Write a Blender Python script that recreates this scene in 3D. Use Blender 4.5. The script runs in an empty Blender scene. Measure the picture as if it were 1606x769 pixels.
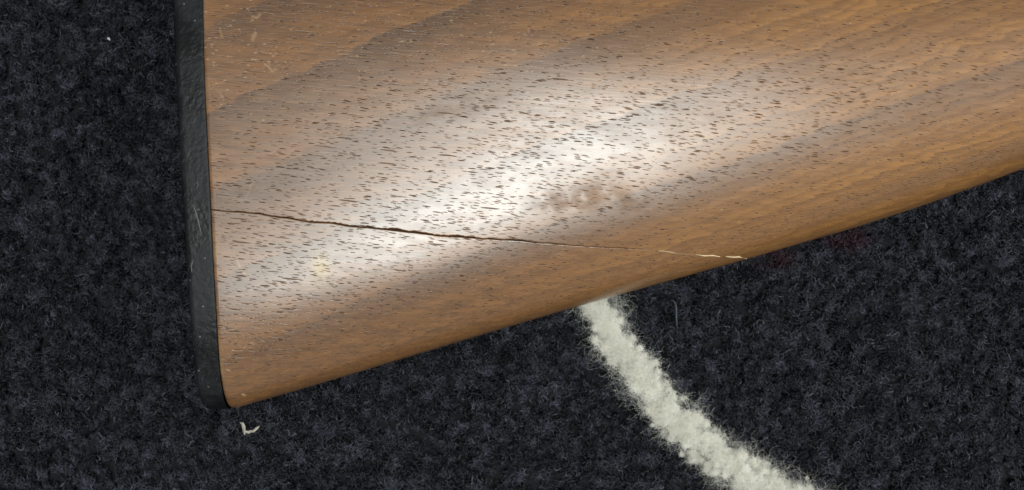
import bpy, math, random
import numpy as np
from mathutils import Vector

random.seed(7)
rng = np.random.default_rng(11)
scene = bpy.context.scene
C = scene.collection

# ------------------------------------------------------------------ camera
DIST = 0.31                 # lens to the top face of the stock
ZTOP = 0.039                # height of the stock's top face
KPX = 0.00016               # metres per photograph pixel on that face
HC = ZTOP + DIST
cam = bpy.data.cameras.new('camera')
cam.sensor_width = 36.0
cam.lens = 36.0 * DIST / (1606 * KPX)
cam.clip_start, cam.clip_end = 0.01, 20
cam.dof.use_dof = True
cam.dof.focus_distance = DIST + 0.002
cam.dof.aperture_fstop = 20.0
cam_o = bpy.data.objects.new('camera', cam)
cam_o.location = (0, 0, HC)
C.objects.link(cam_o)
scene.camera = cam_o

# ------------------------------------------------------------------ room light
world = bpy.data.worlds.new('World')
scene.world = world
world.use_nodes = True
bg = world.node_tree.nodes['Background']
bg.inputs['Color'].default_value = (0.93, 0.97, 1.0, 1)
bg.inputs['Strength'].default_value = 0.30


def area(name, loc, target, sx, sy, power, col):
    l = bpy.data.lights.new(name, 'AREA')
    l.shape = 'RECTANGLE'
    l.size, l.size_y, l.energy, l.color = sx, sy, power, col
    o = bpy.data.objects.new(name, l)
    o.location = loc
    d = Vector(target) - Vector(loc)
    o.rotation_euler = d.to_track_quat('-Z', 'Y').to_euler()
    C.objects.link(o)
    return o


main = area('ceiling_or_fill_lamp', (0.025, -0.135, 1.25), (0.0, 0.02, 0.04), 0.28, 0.72, 12.6, (0.95, 1.0, 0.975))
main.rotation_euler.rotate_axis('Z', math.radians(-30))
area('ceiling_or_fill_lamp', (1.7, 0.35, 1.15), (0.05, -0.03, 0.0), 1.0, 1.0, 22.0, (0.93, 0.96, 1.0))  # added fill light from the right, not a ceiling lamp

scene.view_settings.view_transform = 'Standard'
scene.view_settings.look = 'None'
scene.view_settings.exposure = 0.0
scene.view_settings.gamma = 1.0


# ------------------------------------------------------------------ helpers
def W(px, py, z):
    s = KPX * (HC - z) / DIST
    return (px - 803) * s, (384.5 - py) * s


class NT:
    """small node-tree writer"""
    def __init__(self, name):
        self.m = bpy.data.materials.new(name)
        self.m.use_nodes = True
        self.t = self.m.node_tree
        self.b = self.t.nodes['Principled BSDF']

    def n(self, kind, **kw):
        nd = self.t.nodes.new(kind)
        for k, v in kw.items():
            setattr(nd, k, v)
        return nd

    def put(self, sock, v):
        if isinstance(v, bpy.types.NodeSocket):
            self.t.links.new(v, sock)
        elif v is not None:
            if sock.type == 'RGBA' and len(v) == 3:
                v = (*v, 1)
            sock.default_value = v

    def math(self, op, a, b=None, c=None, clamp=False):
        nd = self.n('ShaderNodeMath', operation=op, use_clamp=clamp)
        for i, v in enumerate((a, b, c)):
            self.put(nd.inputs[i], v)
        return nd.outputs[0]

    def ramp(self, v, lo, hi, a=0.0, b=1.0):
        nd = self.n('ShaderNodeMapRange', interpolation_type='SMOOTHSTEP')
        for i, x in enumerate((v, lo, hi, a, b)):
            self.put(nd.inputs[i], x)
        return nd.outputs[0]

    def mix(self, f, a, b, blend='MIX'):
        nd = self.n('ShaderNodeMix', data_type='RGBA', blend_type=blend)
        self.put(nd.inputs[0], f)
        self.put(nd.inputs[6], a)
        self.put(nd.inputs[7], b)
        return nd.outputs[2]

    def attr(self, name):
        return self.n('ShaderNodeAttribute', attribute_name=name).outputs['Fac']

    def coords(self):
        return self.n('ShaderNodeTexCoord').outputs['Object']

    def mapping(self, v, rot=(0, 0, 0), scale=(1, 1, 1), loc=(0, 0, 0)):
        if any(rot):                              # turn first, then stretch
            v = self.mapping_rot(v, rot)
        nd = self.n('ShaderNodeMapping')
        self.put(nd.inputs['Vector'], v)
        nd.inputs['Scale'].default_value = scale
        nd.inputs['Location'].default_value = loc
        return nd.outputs[0]

    def mapping_rot(self, v, rot):
        nd = self.n('ShaderNodeMapping')
        self.put(nd.inputs['Vector'], v)
        nd.inputs['Rotation'].default_value = rot
        return nd.outputs[0]

    def noise(self, v, scale, detail=2.0, rough=0.5):
        nd = self.n('ShaderNodeTexNoise')
        self.put(nd.inputs['Vector'], v)
        nd.inputs['Scale'].default_value = scale
        nd.inputs['Detail'].default_value = detail
        nd.inputs['Roughness'].default_value = rough
        return nd.outputs['Fac']

    def voro(self, v, scale=1.0, rand=1.0):
        nd = self.n('ShaderNodeTexVoronoi')
        self.put(nd.inputs['Vector'], v)
        nd.inputs['Scale'].default_value = scale
        nd.inputs['Randomness'].default_value = rand
        sep = self.n('ShaderNodeSeparateColor')
        self.t.links.new(nd.outputs['Color'], sep.inputs[0])
        return nd.outputs['Distance'], sep.outputs[0], sep.outputs[1]

    def bump(self, h, dist, strength=1.0, normal=None):
        nd = self.n('ShaderNodeBump')
        self.put(nd.inputs['Height'], h)
        nd.inputs['Distance'].default_value = dist
        nd.inputs['Strength'].default_value = strength
        if normal is not None:
            self.put(nd.inputs['Normal'], normal)
        return nd.outputs[0]


# ------------------------------------------------------------------ materials
def wood_material():
    M = NT('walnut')
    P = M.coords()
    sep = M.n('ShaderNodeSeparateXYZ')
    M.put(sep.inputs[0], P)
    X, Y, Z = sep.outputs
    # growth rings run up to the right across the face
    th = math.radians(21.5)
    r = M.math('SUBTRACT', M.math('MULTIPLY', Y, math.cos(th)), M.math('MULTIPLY', X, math.sin(th)))
    r = M.math('ADD', r, M.math('MULTIPLY', Z, 0.25))
    r = M.math('ADD', r, M.math('MULTIPLY', M.math('MULTIPLY', X, X), 0.28))
    g_rot = M.mapping(P, rot=(0, 0, -th), scale=(9, 45, 45))
    warp = M.noise(g_rot, 1.0, 3.0, 0.55)
    r = M.math('ADD', r, M.math('MULTIPLY', M.math('SUBTRACT', warp, 0.5), 0.009))
    fine_w = M.noise(M.mapping(P, rot=(0, 0, 0.09), scale=(60, 330, 330)), 1.0, 2.0)
    r = M.math('ADD', r, M.math('MULTIPLY', M.math('SUBTRACT', fine_w, 0.5), 0.0032))
    ph = M.math('FRACT', M.math('ADD', M.math('DIVIDE', r, 0.0203), 0.506))
    ph2 = M.math('FRACT', M.math('ADD', M.math('DIVIDE', r, 0.0059), 0.2))
    ph3 = M.math('FRACT', M.math('DIVIDE', M.math('ADD', r, M.math('MULTIPLY', M.math('SUBTRACT', fine_w, 0.5), 0.0016)), 0.00235))
    dark3 = M.math('MULTIPLY', M.ramp(ph3, 0.2, 0.9), M.ramp(ph3, 1.0, 0.92))
    dark1 = M.math('MULTIPLY', M.ramp(ph, 0.35, 0.94), M.ramp(ph, 1.0, 0.975))
    dark2 = M.math('MULTIPLY', M.ramp(ph2, 0.25, 0.95), M.ramp(ph2, 1.0, 0.96))
    streak = M.noise(M.mapping(P, rot=(0, 0, 0.09), scale=(45, 700, 700)), 1.0, 4.0, 0.62)
    blot = M.noise(M.mapping(P, rot=(0, 0, -th), scale=(12, 40, 40), loc=(3, 1, 0)), 1.0, 3.0)
    gold = M.ramp(X, -0.04, 0.10)
    tan_l = (0.325, 0.168, 0.064)
    tan_r = (0.500, 0.262, 0.084)
    base = M.mix(gold, tan_l, tan_r)
    grey = M.mix(gold, (0.135, 0.086, 0.056), (0.260, 0.150, 0.074))
    ringamt = M.math('MULTIPLY', M.math('MULTIPLY', dark1, M.ramp(Z, 0.029, 0.036)), M.ramp(blot, 0.30, 0.62, 0.45, 0.9))
    col = M.mix(ringamt, base, grey)
    col = M.mix(M.math('MULTIPLY', dark2, 0.30), col, (0.155, 0.085, 0.040))
    col = M.mix(M.math('MULTIPLY', dark3, M.math('ADD', M.math('MULTIPLY', gold, 0.25), 0.12)), col, (0.135, 0.070, 0.030))
    col = M.mix(M.ramp(streak, 0.38, 0.68, 0.0, 0.62), col, M.mix(gold, (0.155, 0.090, 0.046), (0.28, 0.140, 0.045)))
    # fine fibre lines lighter than the ground
    fib = M.noise(M.mapping(P, rot=(0, 0, 0.08), scale=(190, 3000, 3000)), 1.0, 2.0)
    col = M.mix(M.ramp(fib, 0.45, 0.75, 0.0, 0.34), col, (0.50, 0.30, 0.14))
    # open pores: elongated cells along the grain
    wig = M.n('ShaderNodeTexNoise')
    M.put(wig.inputs['Vector'], P)
    wig.inputs['Scale'].default_value = 160.0
    vm = M.n('ShaderNodeVectorMath', operation='MULTIPLY_ADD')
    M.put(vm.inputs[0], wig.outputs['Color'])
    vm.inputs[1].default_value = (0.0006, 0.0005, 0.0003)
    M.put(vm.inputs[2], P)
    PW = vm.outputs[0]
    near_ring = M.math('MAXIMUM', M.ramp(ph, 0.86, 0.96), M.math('MULTIPLY', M.ramp(ph2, 0.80, 0.97), 0.3))
    coarse = M.ramp(X, 0.03, -0.075)           # pores longer toward the butt

    def pores(rot, sx, sy, lo, hi, keep, loc):
        d, ra, rb = M.voro(M.mapping(PW, rot=(0, 0, rot), scale=(sx, sy, sy), loc=loc))
        thr = M.math('ADD', M.math('MULTIPLY', ra, hi - lo), lo)
        on = M.math('LESS_THAN', rb, keep)
        a = M.math('MULTIPLY', M.ramp(M.math('DIVIDE', d, thr), 1.0, 0.45), M.math('ADD', M.math('MULTIPLY', ra, 0.5), 0.5))
        return M.math('MULTIPLY', a, on)
    clus = M.noise(M.mapping(P, rot=(0, 0, -th), scale=(50, 190, 190)), 1.0, 2.0)
    p1 = pores(0.110, 270, 2250, 0.19, 0.35, M.math('ADD', M.ramp(clus, 0.32, 0.62, 0.35, 1.0), M.math('MULTIPLY', near_ring, 0.3)), (0, 0, 0))
    p2 = pores(0.135, 205, 1800, 0.17, 0.33, M.math('ADD', M.math('MULTIPLY', near_ring, 0.95), 0.06), (5.3, 2.1, 0.7))
    p3 = pores(0.090, 80, 1150, 0.14, 0.28, M.math('ADD', M.math('MULTIPLY', coarse, 0.75), M.math('MULTIPLY', near_ring, 0.25)), (1.3, 7.7, 2.7))
    p4 = pores(0.12, 340, 2700, 0.18, 0.36, 0.8, (9.3, 4.7, 1.7))
    pore = M.math('MAXIMUM', M.math('MAXIMUM', p1, p2), M.math('MAXIMUM', M.math('MULTIPLY', p3, 0.75), M.math('MULTIPLY', p4, 0.6)))
    col = M.mix(M.math('MULTIPLY', pore, 0.80), col, (0.050, 0.032, 0.020))
    # marks on the finish
    stain = M.attr('yellow_stain')
    col = M.mix(M.math('MULTIPLY', stain, 0.8), col, (0.50, 0.36, 0.08))
    scuff = M.attr('scuff')
    sn = M.noise(P, 230.0, 2.0, 0.5)
    scuff = M.math('MULTIPLY', scuff, M.ramp(sn, 0.28, 0.60))
    pale = M.attr('pale')
    col = M.mix(pale, col, (0.62, 0.44, 0.25))
    fl, fa, fb = M.voro(M.mapping(PW, scale=(620, 1300, 1300)))
    fleck = M.math('MULTIPLY', M.ramp(fl, 0.34, 0.2), M.math('LESS_THAN', fb, M.math('ADD', M.math('MULTIPLY', M.attr('flecks'), 0.30), 0.004)))
    col = M.mix(M.math('MULTIPLY', fleck, 0.5), col, (0.62, 0.45, 0.27))
    inside = M.attr('crack')
    col = M.mix(inside, col, (0.130, 0.080, 0.047))
    col = M.mix(1.0, col, (0.64, 0.56, 0.495), 'MULTIPLY')
    M.put(M.b.inputs['Base Color'], col)
    rn = M.noise(M.mapping(P, scale=(150, 400, 400)), 1.0, 3.0)
    rough = M.math('ADD', M.ramp(rn, 0.3, 0.7, 0.28, 0.34), M.math('MULTIPLY', pore, 0.3))
    rough = M.math('ADD', rough, M.math('MULTIPLY', scuff, 0.30))
    rough = M.math('ADD', rough, M.math('MULTIPLY', inside, 0.4), clamp=True)
    M.put(M.b.inputs['Roughness'], rough)
    dull = M.math('MAXIMUM', M.math('MAXIMUM', pore, inside), M.math('MULTIPLY', scuff, 0.2))
    M.put(M.b.inputs['Coat Weight'], M.math('MULTIPLY', M.math('SUBTRACT', 1.0, dull), 0.38))
    M.b.inputs['Coat Roughness'].default_value = 0.30
    sp = M.math('SUBTRACT', 0.9, M.math('MULTIPLY', dull, 0.8))
    M.put(M.b.inputs['Specular IOR Level'], sp)
    h = M.math('SUBTRACT', M.math('MULTIPLY', fib, 0.12), pore)
    h = M.math('ADD', h, M.math('MULTIPLY', streak, 0.35))
    nb = M.bump(h, 0.00009, 0.8)
    M.put(M.b.inputs['Normal'], nb)
    return M.m


def plate_material():
    M = NT('black_hard_rubber')
    P = M.coords()
    n1 = M.noise(P, 90.0, 5.0, 0.6)
    n2 = M.noise(M.mapping(P, rot=(0, 0, 0.5), scale=(2600, 300, 300)), 1.0, 2.0)
    col = M.mix(M.ramp(n1, 0.35, 0.7), (0.0026, 0.0029, 0.0031), (0.013, 0.0145, 0.0155))
    col = M.mix(M.ramp(n2, 0.62, 0.76, 0.0, 0.4), col, (0.075, 0.08, 0.08))
    d, ra, rb = M.voro(P, 900.0)
    dust = M.math('MULTIPLY', M.ramp(d, 0.3, 0.1), M.math('LESS_THAN', rb, 0.05))
    col = M.mix(M.math('MULTIPLY', dust, 0.6), col, (0.20, 0.20, 0.19))
    col = M.mix(M.attr('scuff'), col, (0.26, 0.27, 0.27))
    M.put(M.b.inputs['Base Color'], col)
    M.put(M.b.inputs['Roughness'], M.ramp(n1, 0.3, 0.7, 0.40, 0.62))
    M.b.inputs['Specular IOR Level'].default_value = 0.28
    h = M.math('ADD', M.noise(P, 700.0, 3.0), M.math('MULTIPLY', n1, 0.6))
    M.put(M.b.inputs['Normal'], M.bump(h, 0.0003, 0.9))
    return M.m


def fibre_material(name, lo, hi, rough, red=False, sub=0.0):
    M = NT(name)
    P = M.coords()
    n1 = M.noise(P, 300.0, 2.0)
    n2 = M.noise(P, 35.0, 2.0)
    rnd = M.n('ShaderNodeHairInfo').outputs['Random']
    spun = M.math('POWER', rnd, 3.0 if red else 1.0)
    clump = M.math('ADD', M.math('MULTIPLY', M.ramp(n1, 0.46, 0.70), 0.8), M.math('MULTIPLY', M.ramp(n2, 0.3, 0.7), 0.2))
    if red:
        tu = M.math('POWER', M.attr('tuft'), 2.8)
        f = M.math('MULTIPLY', M.math('ADD', M.math('MULTIPLY', clump, 0.65), M.math('MULTIPLY', tu, 0.7)), M.math('ADD', M.math('MULTIPLY', spun, 0.6), 0.4), clamp=True)
    else:
        f = M.math('ADD', M.math('MULTIPLY', M.attr('tuft'), 0.75), M.math('MULTIPLY', rnd, 0.25), clamp=True)
    col = M.mix(f, lo, hi)
    if red:
        # glints painted as a few pale fibres; dark-red patches tint the pile
        col = M.mix(M.math('MULTIPLY', M.math('GREATER_THAN', rnd, 0.985), 0.6), col, (0.16, 0.17, 0.19))
        sep = M.n('ShaderNodeSeparateXYZ')
        M.put(sep.inputs[0], P)
        x, y, _ = sep.outputs
        rr = None
        for px, py, rad in ((1335, 372, 0.006), (1215, 395, 0.007)):
            wx, wy = W(px, py, 0.0)
            dx = M.math('MULTIPLY', M.math('SUBTRACT', x, wx), 0.6)
            dy = M.math('SUBTRACT', y, wy)
            dd = M.math('SQRT', M.math('ADD', M.math('MULTIPLY', dx, dx), M.math('MULTIPLY', dy, dy)))
            a = M.ramp(dd, rad, rad * 0.3)
            rr = a if rr is None else M.math('MAXIMUM', rr, a)
        col = M.mix(M.math('MULTIPLY', rr, 0.4), col, (0.060, 0.012, 0.020))
    M.put(M.b.inputs['Base Color'], col)
    M.b.inputs['Roughness'].default_value = rough
    M.b.inputs['Specular IOR Level'].default_value = 0.35
    return M.m


def plain(name, col, rough=0.6, bump=0.0, var=0.25, scale=600.0):
    M = NT(name)
    P = M.coords()
    n = M.noise(P, scale, 3.0, 0.6)
    dark = tuple(c * (1 - var) for c in col)
    M.put(M.b.inputs['Base Color'], M.mix(M.ramp(n, 0.3, 0.7), dark, col))
    M.b.inputs['Roughness'].default_value = rough
    if bump:
        M.put(M.b.inputs['Normal'], M.bump(n, bump, 0.8))
    return M.m


MAT_WOOD = wood_material()
MAT_PLATE = plate_material()
MAT_PILE = fibre_material('dark_wool_pile', (0.0020, 0.0022, 0.0036), (0.098, 0.104, 0.136), 0.33, red=True)
MAT_WHITE = fibre_material('white_wool', (0.74, 0.72, 0.61), (0.99, 0.97, 0.88), 0.7)
MAT_BACK = plain('carpet_backing', (0.006, 0.0065, 0.009), 0.95, 0.001)
MAT_CORE = plain('shaded_wool_core', (0.50, 0.50, 0.45), 0.95, 0.0006, scale=900)  # greyed so shade is painted into the crevices between tufts
MAT_RAW = plain('raw_wood', (0.74, 0.56, 0.34), 0.6, 0.0001, 0.35)
MAT_CHIP = plain('pale_wood_chip', (0.46, 0.42, 0.34), 0.7, 0.0001, 0.5)
MAT_LINT = plain('white_lint', (0.75, 0.76, 0.76), 0.8)
MAT_BLUE = plain('grey_blue_lint', (0.075, 0.10, 0.12), 0.7)


def link_mesh(name, verts, faces, mat, parent=None, smooth=True, sharp=None):
    me = bpy.data.meshes.new(name)
    if isinstance(verts, np.ndarray):
        verts = verts.tolist()
    me.from_pydata(verts, [], faces)
    me.materials.append(mat)
    if smooth:
        me.polygons.foreach_set('use_smooth', [True] * len(me.polygons))
        if sharp:
            me.set_sharp_from_angle(angle=math.radians(sharp))
    me.update()
    o = bpy.data.objects.new(name, me)
    C.objects.link(o)
    if parent is not None:
        o.parent = parent
        o.location = tuple(-c for c in parent.location)
    return o


def float_attr(o, name, values):
    a = o.data.attributes.new(name, 'FLOAT', 'POINT')
    a.data.foreach_set('value', np.ascontiguousarray(values, dtype=np.float32))


# ------------------------------------------------------------------ shape of the stock
ZC = 0.0188                                     # mid height of the stock lying on its side
TOE_PX = [(300, 661), (345, 648), (480, 609), (600, 573), (750, 527), (905, 481), (1050, 441), (1180, 405), (1300, 370), (1400, 341), (1500, 306), (1606, 268)]
toe = np.array([W(x, y, ZC + 0.004) for x, y in TOE_PX])
toe = np.vstack([toe, [[toe[-1, 0] + 0.02, toe[-1, 1] + 0.0078], [toe[-1, 0] + 0.05, toe[-1, 1] + 0.020], [toe[-1, 0] + 0.09, toe[-1, 1] + 0.030]]])
COMB = np.array([(-0.09, 0.0850), (0.0, 0.0810), (0.08, 0.0760), (0.13, 0.0720), (0.18, 0.0685), (0.24, 0.068)])
BUTT = np.array([(-0.048, -0.0751), (-0.041, -0.0751), (-0.032, -0.0749), (-0.0185, -0.0747), (0.0087, -0.0755), (0.0615, -0.0783), (0.086, -0.0802)])


def smooth_interp(x, tab_x, tab_y, w=0.004):
    x = np.asarray(x, float)
    acc = 0
    for k in np.linspace(-1, 1, 9):
        acc = acc + np.interp(x + k * w, tab_x, tab_y)
    return acc / 9


def toe_y(x):
    return smooth_interp(x, toe[:, 0], toe[:, 1], 0.012)


def comb_y(x):
    return smooth_interp(x, COMB[:, 0], COMB[:, 1], 0.02)


def butt_x(y):
    return smooth_interp(y, BUTT[:, 0], BUTT[:, 1], 0.006)


def half_t(x):
    return np.interp(x, [-0.09, 0.0, 0.10, 0.16, 0.24], [0.0202, 0.0202, 0.0200, 0.0192, 0.0175])


N_Y, N_Z = 2.65, 2.1


def section(u, th):
    """u: distance from the butt (array), th: angle, 0 = toe edge, pi/2 = top of the face, pi = comb"""
    xa = u - 0.0755
    yl, yh, T = toe_y(xa), comb_y(xa), half_t(xa)
    c, s = np.cos(th), np.sin(th)
    ny = -np.sign(c) * np.abs(c) ** (2 / N_Y)
    y = (yl + yh) / 2 + (yh - yl) / 2 * ny
    z = ZC + T * np.sign(s) * np.abs(s) ** (2 / N_Z)
    x = u + butt_x(np.clip(y, -0.05, 0.09)) * 1.0
    return x, y, z


def theta_for_y(u, y):
    xa = u - 0.0755
    yl, yh = toe_y(xa), comb_y(xa)
    v = np.clip((y - (yl + yh) / 2) / ((yh - yl) / 2), -0.9999, 0.9999)
    return np.arccos(np.clip(-np.sign(v) * np.abs(v) ** (N_Y / 2), -1, 1))


CRACK_PX = [(326, 329), (372, 333), (400, 335), (452, 343), (487, 349), (515, 349), (545, 354), (575, 357), (612, 361), (650, 364), (690, 369),
            (740, 373), (800, 377), (842, 381), (900, 385), (950, 389), (992, 390), (1030, 393), (1060, 397), (1100, 400), (1130, 402), (1172, 404)]


def surf_z(x, y):
    u = x - butt_x(y)
    th = theta_for_y(u, y)
    return ZC + half_t(u - 0.0755) * np.abs(np.sin(th)) ** (2 / N_Z)


def on_surface(px, py):
    """a photograph pixel on the upper face of the stock -> world point"""
    z = ZTOP
    for _ in range(12):
        x, y = W(px, py, z)
        z = 0.5 * z + 0.5 * float(surf_z(np.array(x), np.array(y)))
    return x, y, z


crack = np.array([on_surface(*p)[:2] for p in CRACK_PX])
crack_u = crack[:, 0] - butt_x(crack[:, 1])
u_px = lambda px: float(np.interp(px, [p[0] for p in CRACK_PX], crack_u))
U_END = crack_u[-1]

us = np.concatenate([[0.0, 0.00012, 0.0003], np.arange(0.0006, 0.222, 0.00032), np.linspace(0.2225, 0.30, 60)])
nu = len(us)
jit = np.convolve(rng.normal(0, 1, nu + 24), np.ones(7) / 7, 'same')[12:12 + nu]
jit2 = np.convolve(rng.normal(0, 1, nu + 80), np.ones(41) / 41, 'same')[40:40 + nu]
cy = np.interp(us, crack_u, crack[:, 1]) + jit * 0.00016 + jit2 * 0.0004
th_c = theta_for_y(us, cy)
th_end = float(np.interp(U_END, us, th_c))
th_c = np.where(us > U_END, np.maximum(th_end, 0.10), np.maximum(th_c, 0.10))
th_c[us > U_END] = th_c[us <= U_END][-1]
wpx = [326, 400, 470, 500, 560, 600, 640, 700, 760, 840, 900, 990, 1060, 1172]
wmm = [.09, .08, .10, .09, .11, .14, .20, .17, .12, .09, .075, .045, .03, .02]
w = np.interp(us, [u_px(p) for p in wpx], wmm) * 1e-3 * np.clip(1 + 0.55 * jit * 1.8, 0.45, 1.8)
w = np.where(us > U_END, 2e-5, w)
depth = np.where(us > U_END, 0, np.interp(us, [u_px(p) for p in (326, 500, 700, 900, 990, 1060, 1172)], [1.1e-3, 1.3e-3, 1.3e-3, 0.7e-3, 0.3e-3, 1e-4, 0]))
# conversion from mm across the crack to angle
xx0, yy0, zz0 = section(us, th_c)
xx1, yy1, zz1 = section(us, th_c + 1e-3)
dth = 1e-3 / np.sqrt((yy1 - yy0) ** 2 + (zz1 - zz0) ** 2)

n1, n2, n3 = 150, 210, 44
lo_end = th_c - (w + 0.0003) * dth
hi_start = th_c + (w + 0.0003) * dth
rows, drop, inside_r = [], [], []
g = np.linspace(0, 1, n1)
for t in g:
    rows.append(lo_end * t); drop.append(np.zeros(nu)); inside_r.append(0)
for k, d, ins in ((-1.35, -0.02, 0), (-1.0, 0.03, 0.15), (-0.45, 1.0, 1), (0.1, 1.15, 1), (0.5, 0.85, 1), (1.0, 0.10, 0.35), (1.6, 0.0, 0)):
    rows.append(th_c + k * w * dth); drop.append(depth * d); inside_r.append(ins)
g = np.linspace(0, 1, n2)
for t in g:
    rows.append(hi_start + (math.pi - hi_start) * t); drop.append(np.zeros(nu)); inside_r.append(0)
for t in np.linspace(0, 1, n3)[1:-1]:
    rows.append(np.full(nu, math.pi + math.pi * t)); drop.append(np.zeros(nu)); inside_r.append(0)
TH = np.array(rows)
DR = np.array(drop)
nr = TH.shape[0]
U = np.broadcast_to(us, TH.shape)
SX, SY, SZ = section(U, TH)
SZ = SZ - DR
# the piece above the crack has sprung down a hair where it is widest
step = np.interp(us, [0, u_px(480), u_px(640), u_px(720), u_px(860)], [0, .00002, .00016, .00012, 0], right=0)
above = np.clip((TH - th_c) * (1 / dth) / 0.006, 0, 1)
SZ = SZ - step * np.where((TH >= th_c) & (TH < 2.2), (1 - above), 0)
# slightly uneven hand-finished surface, rounded edge at the butt
und = 0.00005 * np.sin(SX * 95 + 1.3) * np.sin(SY * 120 + SX * 40)
SZ = SZ + und * (SZ > ZC)
shr = np.where(U < 0.0006, 0.00028 * (1 - U / 0.0006) ** 2, 0)
cyy = (toe_y(U - 0.0755) + comb_y(U - 0.0755)) / 2
SY = SY - np.sign(SY - cyy) * shr * np.abs(np.cos(TH))
SZ = SZ - np.sign(SZ - ZC) * shr * np.abs(np.sin(TH))

# the toe corner is worn round
rnd_c = np.where(U < 0.0022, 0.0022 - np.sqrt(np.clip(0.0022 ** 2 - (0.0022 - U) ** 2, 0, None)), 0)
SY = SY + 0.6 * rnd_c * np.clip(np.cos(TH), 0, 1) ** 3
verts = np.stack([SX, SY, SZ], -1).transpose(1, 0, 2).reshape(-1, 3)     # column by column
ii, jj = np.meshgrid(np.arange(nu - 1), np.arange(nr), indexing='ij')
jn = (jj + 1) % nr
faces = np.stack([ii * nr + jj, ii * nr + jn, (ii + 1) * nr + jn, (ii + 1) * nr + jj], -1).reshape(-1, 4)[:, ::-1].tolist()
nb0 = len(verts)                                          # end caps with rims of their own
verts = np.vstack([verts, verts[:nr], verts[(nu - 1) * nr:nu * nr], verts[:nr].mean(0)[None], verts[(nu - 1) * nr:nu * nr].mean(0)[None]])
for j in range(nr):
    faces.append((nb0 + j, nb0 + (j + 1) % nr, nb0 + 2 * nr))
    faces.append((nb0 + nr + (j + 1) % nr, nb0 + nr + j, nb0 + 2 * nr + 1))

stock = bpy.data.objects.new('gun_stock', None)
stock.location = (0.03, 0.02, 0.0)
stock.empty_display_size = 0.02
C.objects.link(stock)
stock['label'] = 'cracked brown walnut gun stock with black butt plate lying on the dark carpet'
stock['category'] = 'gun stock'

body = link_mesh('wooden_body', verts, faces, MAT_WOOD, stock)
pad2 = lambda q: np.concatenate([q, np.zeros(len(verts) - len(q))])
body['label'] = 'walnut butt with a long crack running in from the butt plate'
v = verts
ins = np.broadcast_to(np.array(inside_r)[:, None], TH.shape) * np.where(us < u_px(1000), 1, np.interp(us, [u_px(1000), u_px(1060)], [1, 0]))
float_attr(body, 'crack', pad2(ins.T.reshape(-1)))


def blob(px, py, rx, ry, rot=0.0, p=2):
    x, y, _ = on_surface(px, py)
    dx, dy = v[:, 0] - x, v[:, 1] - y
    c, s = math.cos(rot), math.sin(rot)
    a, b = (dx * c + dy * s) / (rx * KPX), (-dx * s + dy * c) / (ry * KPX)
    return np.exp(-(a * a + b * b) ** (p / 2)) * (v[:, 2] > ZC)


def stroke(pts, width):
    """a thin mark along photograph pixels; width in photograph pixels"""
    out = np.zeros(len(v))
    P3 = [on_surface(*q) for q in pts]
    for a, b in zip(P3[:-1], P3[1:]):
        a2, b2 = np.array(a[:2]), np.array(b[:2])
        d = b2 - a2
        t = np.clip(((v[:, :2] - a2) @ d) / (d @ d), 0, 1)
        dist = np.linalg.norm(v[:, :2] - a2 - t[:, None] * d, axis=1)
        out = np.maximum(out, np.clip(1.5 - dist / (width * KPX * 0.5), 0, 1))
    return out * (v[:, 2] > ZC)


float_attr(body, 'yellow_stain', blob(503, 420, 13, 18))
float_attr(body, 'scuff', np.clip(blob(925, 308, 45, 22, 0.5) + blob(990, 318, 40, 20) + blob(868, 318, 30, 14) + 0.6 * blob(700, 175, 90, 18, 0.3), 0, 1))
float_attr(body, 'flecks', np.clip(blob(395, 35, 60, 30) + blob(410, 100, 50, 25) + blob(345, 60, 25, 60) + 0.6 * blob(380, 165, 50, 20) + 0.25 * blob(560, 70, 260, 70), 0, 1))
pale = np.zeros(len(v))
pale = np.maximum(pale, 0.55 * stroke([(372, 410), (378, 422), (387, 434)], 2.2))
pale = np.maximum(pale, 0.30 * stroke([(397, 283), (391, 297), (386, 312)], 2.0))
pale = np.maximum(pale, 0.55 * stroke([(395, 26), (404, 28), (408, 22)], 3.0))
pale = np.maximum(pale, 0.50 * stroke([(420, 104), (427, 112), (433, 108)], 3.0))
pale = np.maximum(pale, 0.45 * stroke([(400, 55), (396, 62)], 5.0))
pale = np.maximum(pale, 0.35 * stroke([(345, 45), (348, 58)], 3.0))
pale = np.maximum(pale, 0.45 * stroke([(346, 148), (350, 153)], 3.0))
pale = np.maximum(pale, 0.9 * stroke([(381, 619), (383, 620)], 4.0))
pale = np.maximum(pale, 0.7 * stroke([(355, 580), (360, 581)], 2.5))
pale = np.maximum(pale, 0.3 * stroke([(1004, 390), (1030, 393), (1060, 397), (1092, 400)], 2.2))
edge = np.exp(-(us / 0.0007) ** 2)
edge_n = np.clip(np.convolve(rng.normal(0, 1, nr + 40), np.ones(15) / 15, 'same')[20:20 + nr] * 2 + 0.45, 0, 1)
EW = (edge[None, :] * edge_n[:, None])
EW = np.where(SY < 0.012, EW, EW * 0.3)
pale = np.maximum(pale, 0.55 * pad2(EW.T.reshape(-1)))
float_attr(body, 'pale', pale)

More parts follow.
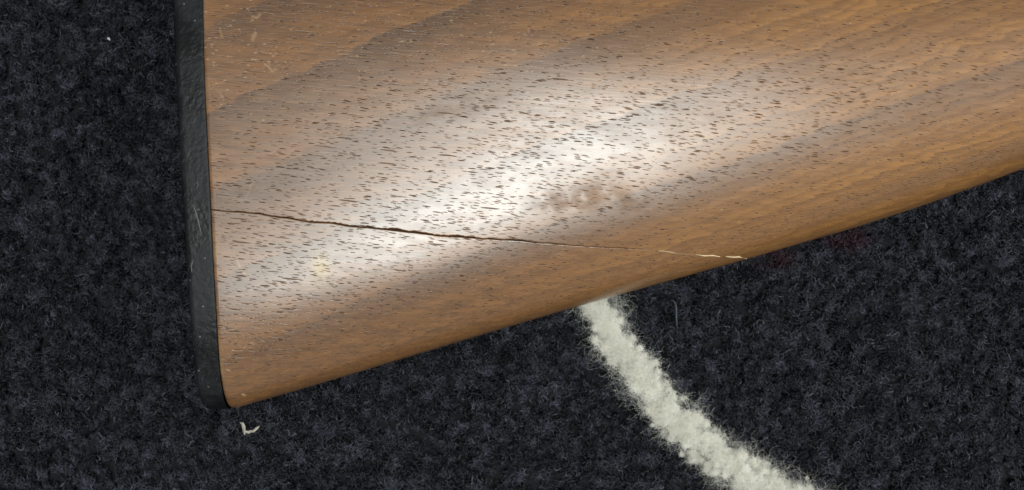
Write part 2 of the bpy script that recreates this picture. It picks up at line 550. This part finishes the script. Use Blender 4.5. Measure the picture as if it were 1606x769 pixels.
# ---- butt plate
TH_P = np.linspace(0, 2 * math.pi, 721)[:-1]
prof = [(-0.00010, 0.00016), (-0.00018, 0.00006), (-0.0003, 0.0), (-0.0008, 0.0), (-0.0016, 0.0), (-0.0026, 0.0), (-0.0036, 0.0), (-0.0045, 0.00001)]
for q in np.linspace(0, math.pi / 2, 12):
    prof.append((-0.0052 - 0.0016 * math.sin(q), 0.0016 * (1 - math.cos(q)) * 1.2 + 0.00002))
prof += [(-0.00685, 0.004), (-0.0069, 0.008), (-0.0069, 0.012), (-0.0069, 0.016), (-0.0069, 0.0195)]
x, y, z = section(np.zeros_like(TH_P), TH_P)
cyp = float((toe_y(-0.0755) + comb_y(-0.0755)) / 2)
ry, rz = float(comb_y(-0.0755) - toe_y(-0.0755)) / 2, 0.0202
pv = []
for uu, sh in prof:
    y2 = cyp + (y - cyp) * (1 - sh / ry)
    z2 = ZC + (z - ZC) * (1 - sh / rz)
    lump = 0.000035 * np.sin(y * 160 + uu * 500) + 0.00002 * np.sin(y * 521 + 1)
    x2 = butt_x(np.clip(y2, -0.05, 0.09)) + uu * (1.06 + 1.6 * np.clip(y2, -0.04, 0.08)) + 1.2 * lump * (uu < -0.003)
    pv.append(np.stack([x2, y2, z2 + np.sign(z2 - ZC) * lump * 0.5], -1))
npn = len(TH_P)
plv = np.concatenate(pv)
pf = []
for i in range(len(prof) - 1):
    for j in range(npn):
        k = (j + 1) % npn
        pf.append((i * npn + j, i * npn + k, (i + 1) * npn + k, (i + 1) * npn + j))
lastr = (len(prof) - 1) * npn
for j in range(1, npn // 2):                    # the inner rings close onto their own mirror half
    pf.append((lastr + j - 1, lastr + j, lastr + (npn - j) % npn, lastr + (npn - j + 1) % npn))
plate = link_mesh('butt_plate', plv, pf, MAT_PLATE, stock)
plate['label'] = 'scuffed black butt plate'

# ---- scratches on the plate: raised burrs of rubber
def on_plate(px, py):
    z = ZTOP
    for _ in range(12):
        x, y = W(px, py, z)
        z = 0.5 * z + 0.5 * float(ZC + 0.0202 * np.abs(np.sin(theta_for_y(np.array(0.0), np.array(y)))) ** (2 / N_Z))
    return np.array([x, y, z])


MAT_SCRATCH = plain('scraped_rubber', (0.12, 0.125, 0.125), 0.8, 0.0, 0.5, 1500)


def ribbon(name, pts, widths, mat, parent, lift, arch):
    """a thin splinter lying along pts: a low ridged sliver with pointed ends"""
    vs, fs = [], []
    n = len(pts)
    for i, p in enumerate(pts):
        a, b = np.array(pts[max(i - 1, 0)]), np.array(pts[min(i + 1, n - 1)])
        d = b - a
        s = np.array([-d[1], d[0], 0.0])
        s /= np.linalg.norm(s) + 1e-12
        wdt = widths[i]
        p = np.array(p)
        up = np.array([0, 0, 1.0])
        vs += [tuple(p - s * wdt - up * lift), tuple(p - s * wdt * 0.4 + up * arch), tuple(p + s * wdt * 0.5 + up * arch * 0.8), tuple(p + s * wdt - up * lift)]
    for i in range(n - 1):
        for j in range(3):
            fs.append((i * 4 + j, i * 4 + j + 1, i * 4 + 5 + j, i * 4 + 4 + j))
        fs.append((i * 4 + 3, i * 4, i * 4 + 4, i * 4 + 7))
    fs.append((0, 1, 2, 3)[::-1])
    fs.append(tuple((n - 1) * 4 + k for k in range(4)))
    return link_mesh(name, vs, [tuple(reversed(f)) for f in fs], mat, parent, smooth=False)


for pts, wd in (([(303, 322), (306, 330), (309, 340), (312, 352), (316, 368)], 1.6), ([(303, 408), (300, 418), (301, 428)], 1.1), ([(309, 284), (311, 290), (308, 297)], 1.0)):
    P3 = [on_plate(*q) for q in pts]
    n = len(P3)
    ws = [wd * KPX * (0.25 + 0.75 * math.sin(math.pi * (i + 0.4) / (n - 0.2))) for i in range(n)]
    ribbon('scratch', P3, ws, MAT_SCRATCH, plate, 0.0001, 0.00006)
for o in [o for o in C.objects if o.name.startswith('scratch')]:
    o.location = (0, 0, 0)          # plate already sits at the stock's origin offset

# ---- pale splinters where the crack runs out at the toe line
for pts, wd, ar in (([(1092, 399.5), (1105, 401.5), (1118, 401), (1129, 403)], 1.5, 0.00018),
                    ([(1138, 402.5), (1150, 403.5), (1160, 403), (1171, 406)], 1.9, 0.00030),
                    ([(1034, 393.5), (1046, 394.5), (1060, 397.5)], 0.8, 0.0001)):
    P3 = [np.array(on_surface(*q)) for q in pts]
    n = len(P3)
    ws = [wd * KPX * (0.2 + 0.8 * math.sin(math.pi * (i + 0.5) / n)) for i in range(n)]
    ribbon('splinter', P3, ws, MAT_RAW, body, 0.0003, ar)
for o in [o for o in C.objects if o.name.startswith('splinter')]:
    o.location = (0, 0, 0)

# ------------------------------------------------------------------ carpet
PZ = -0.0065                    # backing below the tips of the pile
gx = np.linspace(-0.6, 0.6, 121)
gy = np.linspace(-0.5, 0.5, 101)
GX, GY = np.meshgrid(gx, gy, indexing='ij')
GZ = PZ + 0.0004 * np.sin(GX * 61 + 2 * np.sin(GY * 33)) * np.sin(GY * 57)
cv = np.stack([GX, GY, GZ], -1).reshape(-1, 3)
a, b = np.meshgrid(np.arange(120), np.arange(100), indexing='ij')
cf = np.stack([a * 101 + b, (a + 1) * 101 + b, (a + 1) * 101 + b + 1, a * 101 + b + 1], -1).reshape(-1, 4).tolist()
carpet = link_mesh('carpet', cv, cf, MAT_BACK)
carpet['kind'] = 'structure'
carpet['label'] = 'dark navy cut pile carpet under the stock'


def hair(name, pts, radius, mat, parent=None, tuft=None):
    """pts: (n, k, 3) strands; radius: (n, k)"""
    n, k, _ = pts.shape
    h = bpy.data.hair_curves.new(name)
    h.add_curves([k] * n)
    h.position_data.foreach_set('vector', np.ascontiguousarray(pts.reshape(-1), dtype=np.float32))
    if 'radius' not in h.attributes:
        h.attributes.new('radius', 'FLOAT', 'POINT')
    h.attributes['radius'].data.foreach_set('value', np.ascontiguousarray(radius.reshape(-1), dtype=np.float32))
    if tuft is not None:
        h.attributes.new('tuft', 'FLOAT', 'CURVE').data.foreach_set('value', np.ascontiguousarray(tuft, dtype=np.float32))
    h.materials.append(mat)
    o = bpy.data.objects.new(name, h)
    C.objects.link(o)
    if parent is not None:
        o.parent = parent
        o.location = tuple(-c for c in parent.location)
    return o


def unit(vv):
    return vv / (np.linalg.norm(vv, axis=-1, keepdims=True) + 1e-9)


def lattice_noise(x, y, cell, seed):
    r = np.random.default_rng(seed)
    tab = r.random((256, 256))
    fx, fy = x / cell, y / cell
    ix, iy = np.floor(fx).astype(int), np.floor(fy).astype(int)
    tx, ty = fx - ix, fy - iy
    tx, ty = tx * tx * (3 - 2 * tx), ty * ty * (3 - 2 * ty)
    g = lambda p, q: tab[p % 256, q % 256]
    return (g(ix, iy) * (1 - tx) + g(ix + 1, iy) * tx) * (1 - ty) + (g(ix, iy + 1) * (1 - tx) + g(ix + 1, iy + 1) * tx) * ty


# yarn path first: the pile is pressed down under it
YARN_PX = [(880, 330), (905, 400), (924, 445), (940, 484), (960, 528), (988, 568), (1020, 613), (1053, 649), (1089, 685), (1129, 717), (1173, 745), (1221, 771), (1280, 803), (1350, 838)]
YW_PX = [27, 27, 28, 29, 30, 31, 33, 33, 31, 31, 33, 33, 31, 30]
yp = np.array([W(x, y, 0.002) for x, y in YARN_PX])
yd = np.concatenate([[0], np.cumsum(np.linalg.norm(np.diff(yp, axis=0), axis=1))])
yw = np.array(YW_PX) * KPX * 1.12
fs_ = np.linspace(0, yd[-1], 400)
yc = np.stack([smooth_interp(fs_, yd, yp[:, 0], 0.004), smooth_interp(fs_, yd, yp[:, 1], 0.004)], -1)
yt = unit(np.gradient(yc, axis=0))
yn = np.stack([-yt[:, 1], yt[:, 0]], -1)
ywd = np.interp(fs_, yd, yw)


def yarn_dist(x, y):
    best = np.full(x.shape, 9.0)
    for i in range(0, 400, 4):
        best = np.minimum(best, np.hypot(x - yc[i, 0], y - yc[i, 1]) / ywd[i])
    return best


def pile(step, x0, x1, y0, y1, strands, k, seed, skip=None):
    r = np.random.default_rng(seed)
    xs, ys = np.meshgrid(np.arange(x0, x1, step), np.arange(y0, y1, step), indexing='ij')
    tx = (xs + r.uniform(-.5, .5, xs.shape) * step * 0.9).ravel()
    ty = (ys + r.uniform(-.5, .5, xs.shape) * step * 0.9).ravel()
    # nothing shows beneath the middle of the stock
    u = tx + 0.0755
    under = (u > 0.010) & (ty > toe_y(tx) + 0.016) & (ty < comb_y(tx) - 0.016) & (u < 0.28)
    keep = ~under
    if skip is not None:
        keep &= ~skip(tx, ty)
    tx, ty = tx[keep], ty[keep]
    n = len(tx)
    hgt = 0.0062 + 0.0019 * (lattice_noise(tx, ty, 0.0045, seed) - 0.5) * 2 + r.normal(0, 0.0011, n)
    lx = (lattice_noise(tx, ty, 0.006, seed + 1) - 0.5) * 1.5
    ly = (lattice_noise(tx, ty, 0.006, seed + 2) - 0.5) * 1.5 - 0.10
    # pressed by the stock and by the yarn
    press = ((tx > -0.084) & (ty > toe_y(tx) + 0.006) & (ty < comb_y(tx) - 0.006))
    hgt = np.where(press, np.minimum(hgt, 0.0048), hgt)
    yd_ = yarn_dist(tx, ty)
    hgt = np.where(yd_ < 1.0, np.minimum(hgt, 0.0042), hgt)
    R = lambda q: np.repeat(q, strands)
    bx, by, H, LX, LY = R(tx), R(ty), R(hgt), R(lx), R(ly)
    m = n * strands
    bx = bx + r.normal(0, step * 0.13, m)
    by = by + r.normal(0, step * 0.13, m)
    ang = r.uniform(0, 2 * math.pi, m)
    spread = np.abs(r.normal(0, 0.30, m))
    d = np.stack([LX * 0.5 + np.cos(ang) * spread, LY * 0.5 + np.sin(ang) * spread, np.full(m, 1.0)], -1)
    H = H * r.uniform(0.72, 1.08, m)
    pts = np.zeros((m, k, 3))
    pts[:, 0] = np.stack([bx, by, np.full(m, PZ)], -1)
    spin = unit(r.normal(0, 1, (m, 3)))
    cur = unit(d)
    for i in range(1, k):
        t = i / (k - 1)
        if t > 0.45:                     # the tips are felted into small curls
            cur = unit(cur + np.cross(spin, cur) * 0.95 + r.normal(0, 0.45, (m, 3)))
        step_l = H / (k - 1) * (1.25 if t < 0.5 else 0.62)
        pts[:, i] = pts[:, i - 1] + cur * step_l[:, None]
    pts[:, :, 2] = np.minimum(pts[:, :, 2], 0.0016)
    rad = np.linspace(1, 0.55, k)[None, :] * r.uniform(0.00007, 0.00015, m)[:, None]
    return pts, rad, np.repeat(r.random(n), strands)


p_in, r_in, t_in = pile(0.0025, -0.185, 0.185, -0.105, 0.105, 40, 8, 21)
pl = hair('carpet_pile', p_in, r_in, MAT_PILE, carpet, t_in)
pl['kind'] = 'stuff'
inner = lambda x, y: (np.abs(x) < 0.184) & (np.abs(y) < 0.104)
p_out, r_out, t_out = pile(0.0046, -0.36, 0.36, -0.27, 0.27, 12, 4, 22, skip=inner)
plo = hair('carpet_pile', p_out, r_out * 2.6, MAT_PILE, carpet, t_out)
plo['kind'] = 'stuff'

# ------------------------------------------------------------------ fluffy white yarn
yarn = bpy.data.objects.new('wool_strip', None)
yarn.location = (float(yc[150, 0]), float(yc[150, 1]), 0.0)
yarn.empty_display_size = 0.01
C.objects.link(yarn)
yarn['label'] = 'fluffy white wool strip curving over the carpet out from under the stock'
yarn['category'] = 'wool strip'

# lumpy core
m_ring = 20
cvs, cfs = [], []
sel = np.arange(0, 400, 3)
for q, i in enumerate(sel):
    lump = 0.78 + 0.25 * lattice_noise(np.array([fs_[i]]), np.array([0.3]), 0.004, 5)[0]
    for j in range(m_ring):
        a_ = 2 * math.pi * j / m_ring
        l2 = lump * (0.86 + 0.3 * lattice_noise(np.array([fs_[i]]), np.array([j * 0.0012]), 0.0024, 6)[0])
        o_ = yn[i] * math.cos(a_) * ywd[i] * 0.62 * l2
        cvs.append((yc[i, 0] + o_[0], yc[i, 1] + o_[1], -0.0040 + 0.0032 * l2 * math.sin(a_)))
for q in range(len(sel) - 1):
    for j in range(m_ring):
        jn_ = (j + 1) % m_ring
        cfs.append((q * m_ring + j, q * m_ring + jn_, (q + 1) * m_ring + jn_, (q + 1) * m_ring + j))
cfs.append(tuple(range(m_ring))[::-1])
cfs.append(tuple((len(sel) - 1) * m_ring + j for j in range(m_ring)))
link_mesh('core', cvs, cfs, MAT_CORE, yarn)

r = np.random.default_rng(5)
nt, ns, k = 560, 105, 8
ci = r.integers(4, 396, nt)
wv = 0.58 + 0.75 * lattice_noise(fs_[ci], np.full(nt, 0.7), 0.006, 9)
co = np.clip(r.normal(0, 0.50, nt), -1, 1) * wv + 0.5 * (lattice_noise(fs_[ci], np.full(nt, 2.7), 0.007, 10) - 0.5)
cz = np.sqrt(np.clip(1 - co ** 2, 0, 1))
size = r.uniform(0.0011, 0.0030, nt)
size = size * (1 - 0.5 * np.clip(np.abs(co), 0, 1))
tuft_dir = unit(np.stack([yn[ci, 0] * co * 0.9 + r.normal(0, .35, nt), yn[ci, 1] * co * 0.9 + r.normal(0, .35, nt), 0.4 + cz * 0.8], -1))
I = np.repeat(ci, ns); O = np.repeat(co, ns); Zq = np.repeat(cz, ns); TD = np.repeat(tuft_dir, ns, axis=0); SZT = np.repeat(size, ns)
m = nt * ns
p = np.zeros((m, k, 3))
jx = r.normal(0, 1, (m, 3)) * (SZT * 0.24)[:, None]
p[:, 0, 0] = yc[I, 0] + yn[I, 0] * O * ywd[I] + jx[:, 0]
p[:, 0, 1] = yc[I, 1] + yn[I, 1] * O * ywd[I] + jx[:, 1]
p[:, 0, 2] = -0.0034 + 0.0030 * Zq + jx[:, 2] * 0.5 + np.repeat(r.normal(0, 0.0010, nt), ns)
cur = unit(TD * 0.65 + r.normal(0, 0.62, (m, 3)))
ln = SZT * r.uniform(0.9, 1.9, m)
spin = unit(r.normal(0, 1, (m, 3)))
for i in range(1, k):
    cur = unit(cur + np.cross(spin, cur) * 0.5 + r.normal(0, 0.22, (m, 3)))
    p[:, i] = p[:, i - 1] + cur * (ln / (k - 1))[:, None]
p[:, :, 2] = np.clip(p[:, :, 2], -0.006, 0.0042)
rad = np.linspace(1, 0.5, k)[None, :] * r.uniform(0.000018, 0.000038, m)[:, None]
yf = hair('fibres', p, rad, MAT_WHITE, yarn, np.repeat(0.15 + 0.85 * r.random(nt), ns))
# loose wisps straying over the dark pile
nw = 2600
wsp = r.normal(0, 0.4, nw)
I = r.integers(4, 396, nw)
sd = np.where(r.random(nw) < 0.5, -1, 1)
k = 9
p = np.zeros((nw, k, 3))
o_ = sd * r.uniform(0.6, 1.0, nw) * (0.7 + 0.5 * lattice_noise(fs_[I], sd * 1.0 + 3, 0.005, 12))
p[:, 0, 0] = yc[I, 0] + yn[I, 0] * o_ * ywd[I]
p[:, 0, 1] = yc[I, 1] + yn[I, 1] * o_ * ywd[I]
p[:, 0, 2] = r.uniform(-0.002, 0.001, nw)
cur = unit(np.stack([yn[I, 0] * sd, yn[I, 1] * sd, np.full(nw, 0.25)], -1) + r.normal(0, 0.8, (nw, 3)) * np.array([1, 1, .4]))
ln = r.uniform(0.002, 0.0075, nw)
for i in range(1, k):
    cur = unit(cur + np.cross(np.array([0, 0, 1.0]), cur) * wsp[:, None] + r.normal(0, 0.35, (nw, 3)) * np.array([1, 1, .4]) + np.array([0, 0, -0.04]))
    p[:, i] = p[:, i - 1] + cur * (ln / (k - 1))[:, None]
p[:, :, 2] = np.clip(p[:, :, 2], -0.003, 0.0025)
rad = np.full((nw, k), 0.000010) * np.linspace(1, .6, k)[None]
hair('stray_fibres', p, rad, MAT_WHITE, yarn, np.full(nw, 0.5))


# ------------------------------------------------------------------ bits lying on the pile
def tag(o, label, cat, group=None):
    o['label'], o['category'] = label, cat
    if group:
        o['group'] = group


def flake(name, pieces, mat, z0):
    """curled sliver(s) of one chip: pieces = lists of (px, py, height, half width px)"""
    vs, fs = [], []
    c0 = None
    for pc in pieces:
        base = len(vs)
        P3 = []
        for (px, py, h, hw) in pc:
            x, y = W(px, py, z0)
            P3.append((np.array([x, y, z0 + h]), hw * KPX * 1.12))
        n = len(P3)
        for i in range(n):
            d = P3[min(i + 1, n - 1)][0] - P3[max(i - 1, 0)][0]
            s = np.array([-d[1], d[0], 0]); s /= np.linalg.norm(s)
            q, hw = P3[i]
            t = np.array([0, 0, 0.00018])
            vs += [q - s * hw - t * 0.5, q + t, q + s * hw * 0.9, q - t]
        for i in range(n - 1):
            for j in range(4):
                a_, b_ = base + i * 4, base + i * 4 + 4
                fs.append((a_ + j, a_ + (j + 1) % 4, b_ + (j + 1) % 4, b_ + j))
        fs.append(tuple(base + j for j in range(4))[::-1])
        fs.append(tuple(base + (n - 1) * 4 + j for j in range(4)))
    vs = np.array(vs)
    org = vs.mean(0)
    o = link_mesh(name, vs - org, fs, mat, smooth=False)
    o.location = tuple(org)
    return o


chip = flake('wood_chip', [
    [(378, 662, 0.0012, 1.2), (382, 663, 0.0016, 2.4), (384, 668, 0.0014, 2.8), (384, 674, 0.0010, 2.6), (384, 682, 0.0003, 1.0)],
    [(385, 676, 0.0007, 1.5), (390, 678, 0.0006, 2.4), (394, 676, 0.0007, 2.0), (398, 676, 0.0009, 2.0), (404, 671, 0.0013, 2.0), (409, 667, 0.0016, 0.7)],
], MAT_CHIP, 0.0006)
tag(chip, 'small pale curled wood chip on the carpet below the toe of the stock', 'wood chip')

sp = flake('lint_speck', [[(170, 60, 0.0006, 0.8), (171, 61, 0.0010, 1.7), (173, 62, 0.0010, 1.9), (173, 64, 0.0005, 0.9)]], MAT_LINT, 0.0006)
tag(sp, 'bright white lint speck on the dark carpet beyond the butt plate', 'lint')

thr = flake('lint_thread', [[(1052, 470, 0.0008, 0.5), (1056, 472, 0.0012, 0.9), (1059, 478, 0.0014, 1.0), (1060, 488, 0.0014, 1.2), (1060, 498, 0.0012, 1.2), (1061, 508, 0.0008, 0.9), (1062, 516, 0.0002, 0.5)]], MAT_BLUE, 0.0008)
tag(thr, 'short grey blue thread on the carpet beside the white wool strip', 'thread')
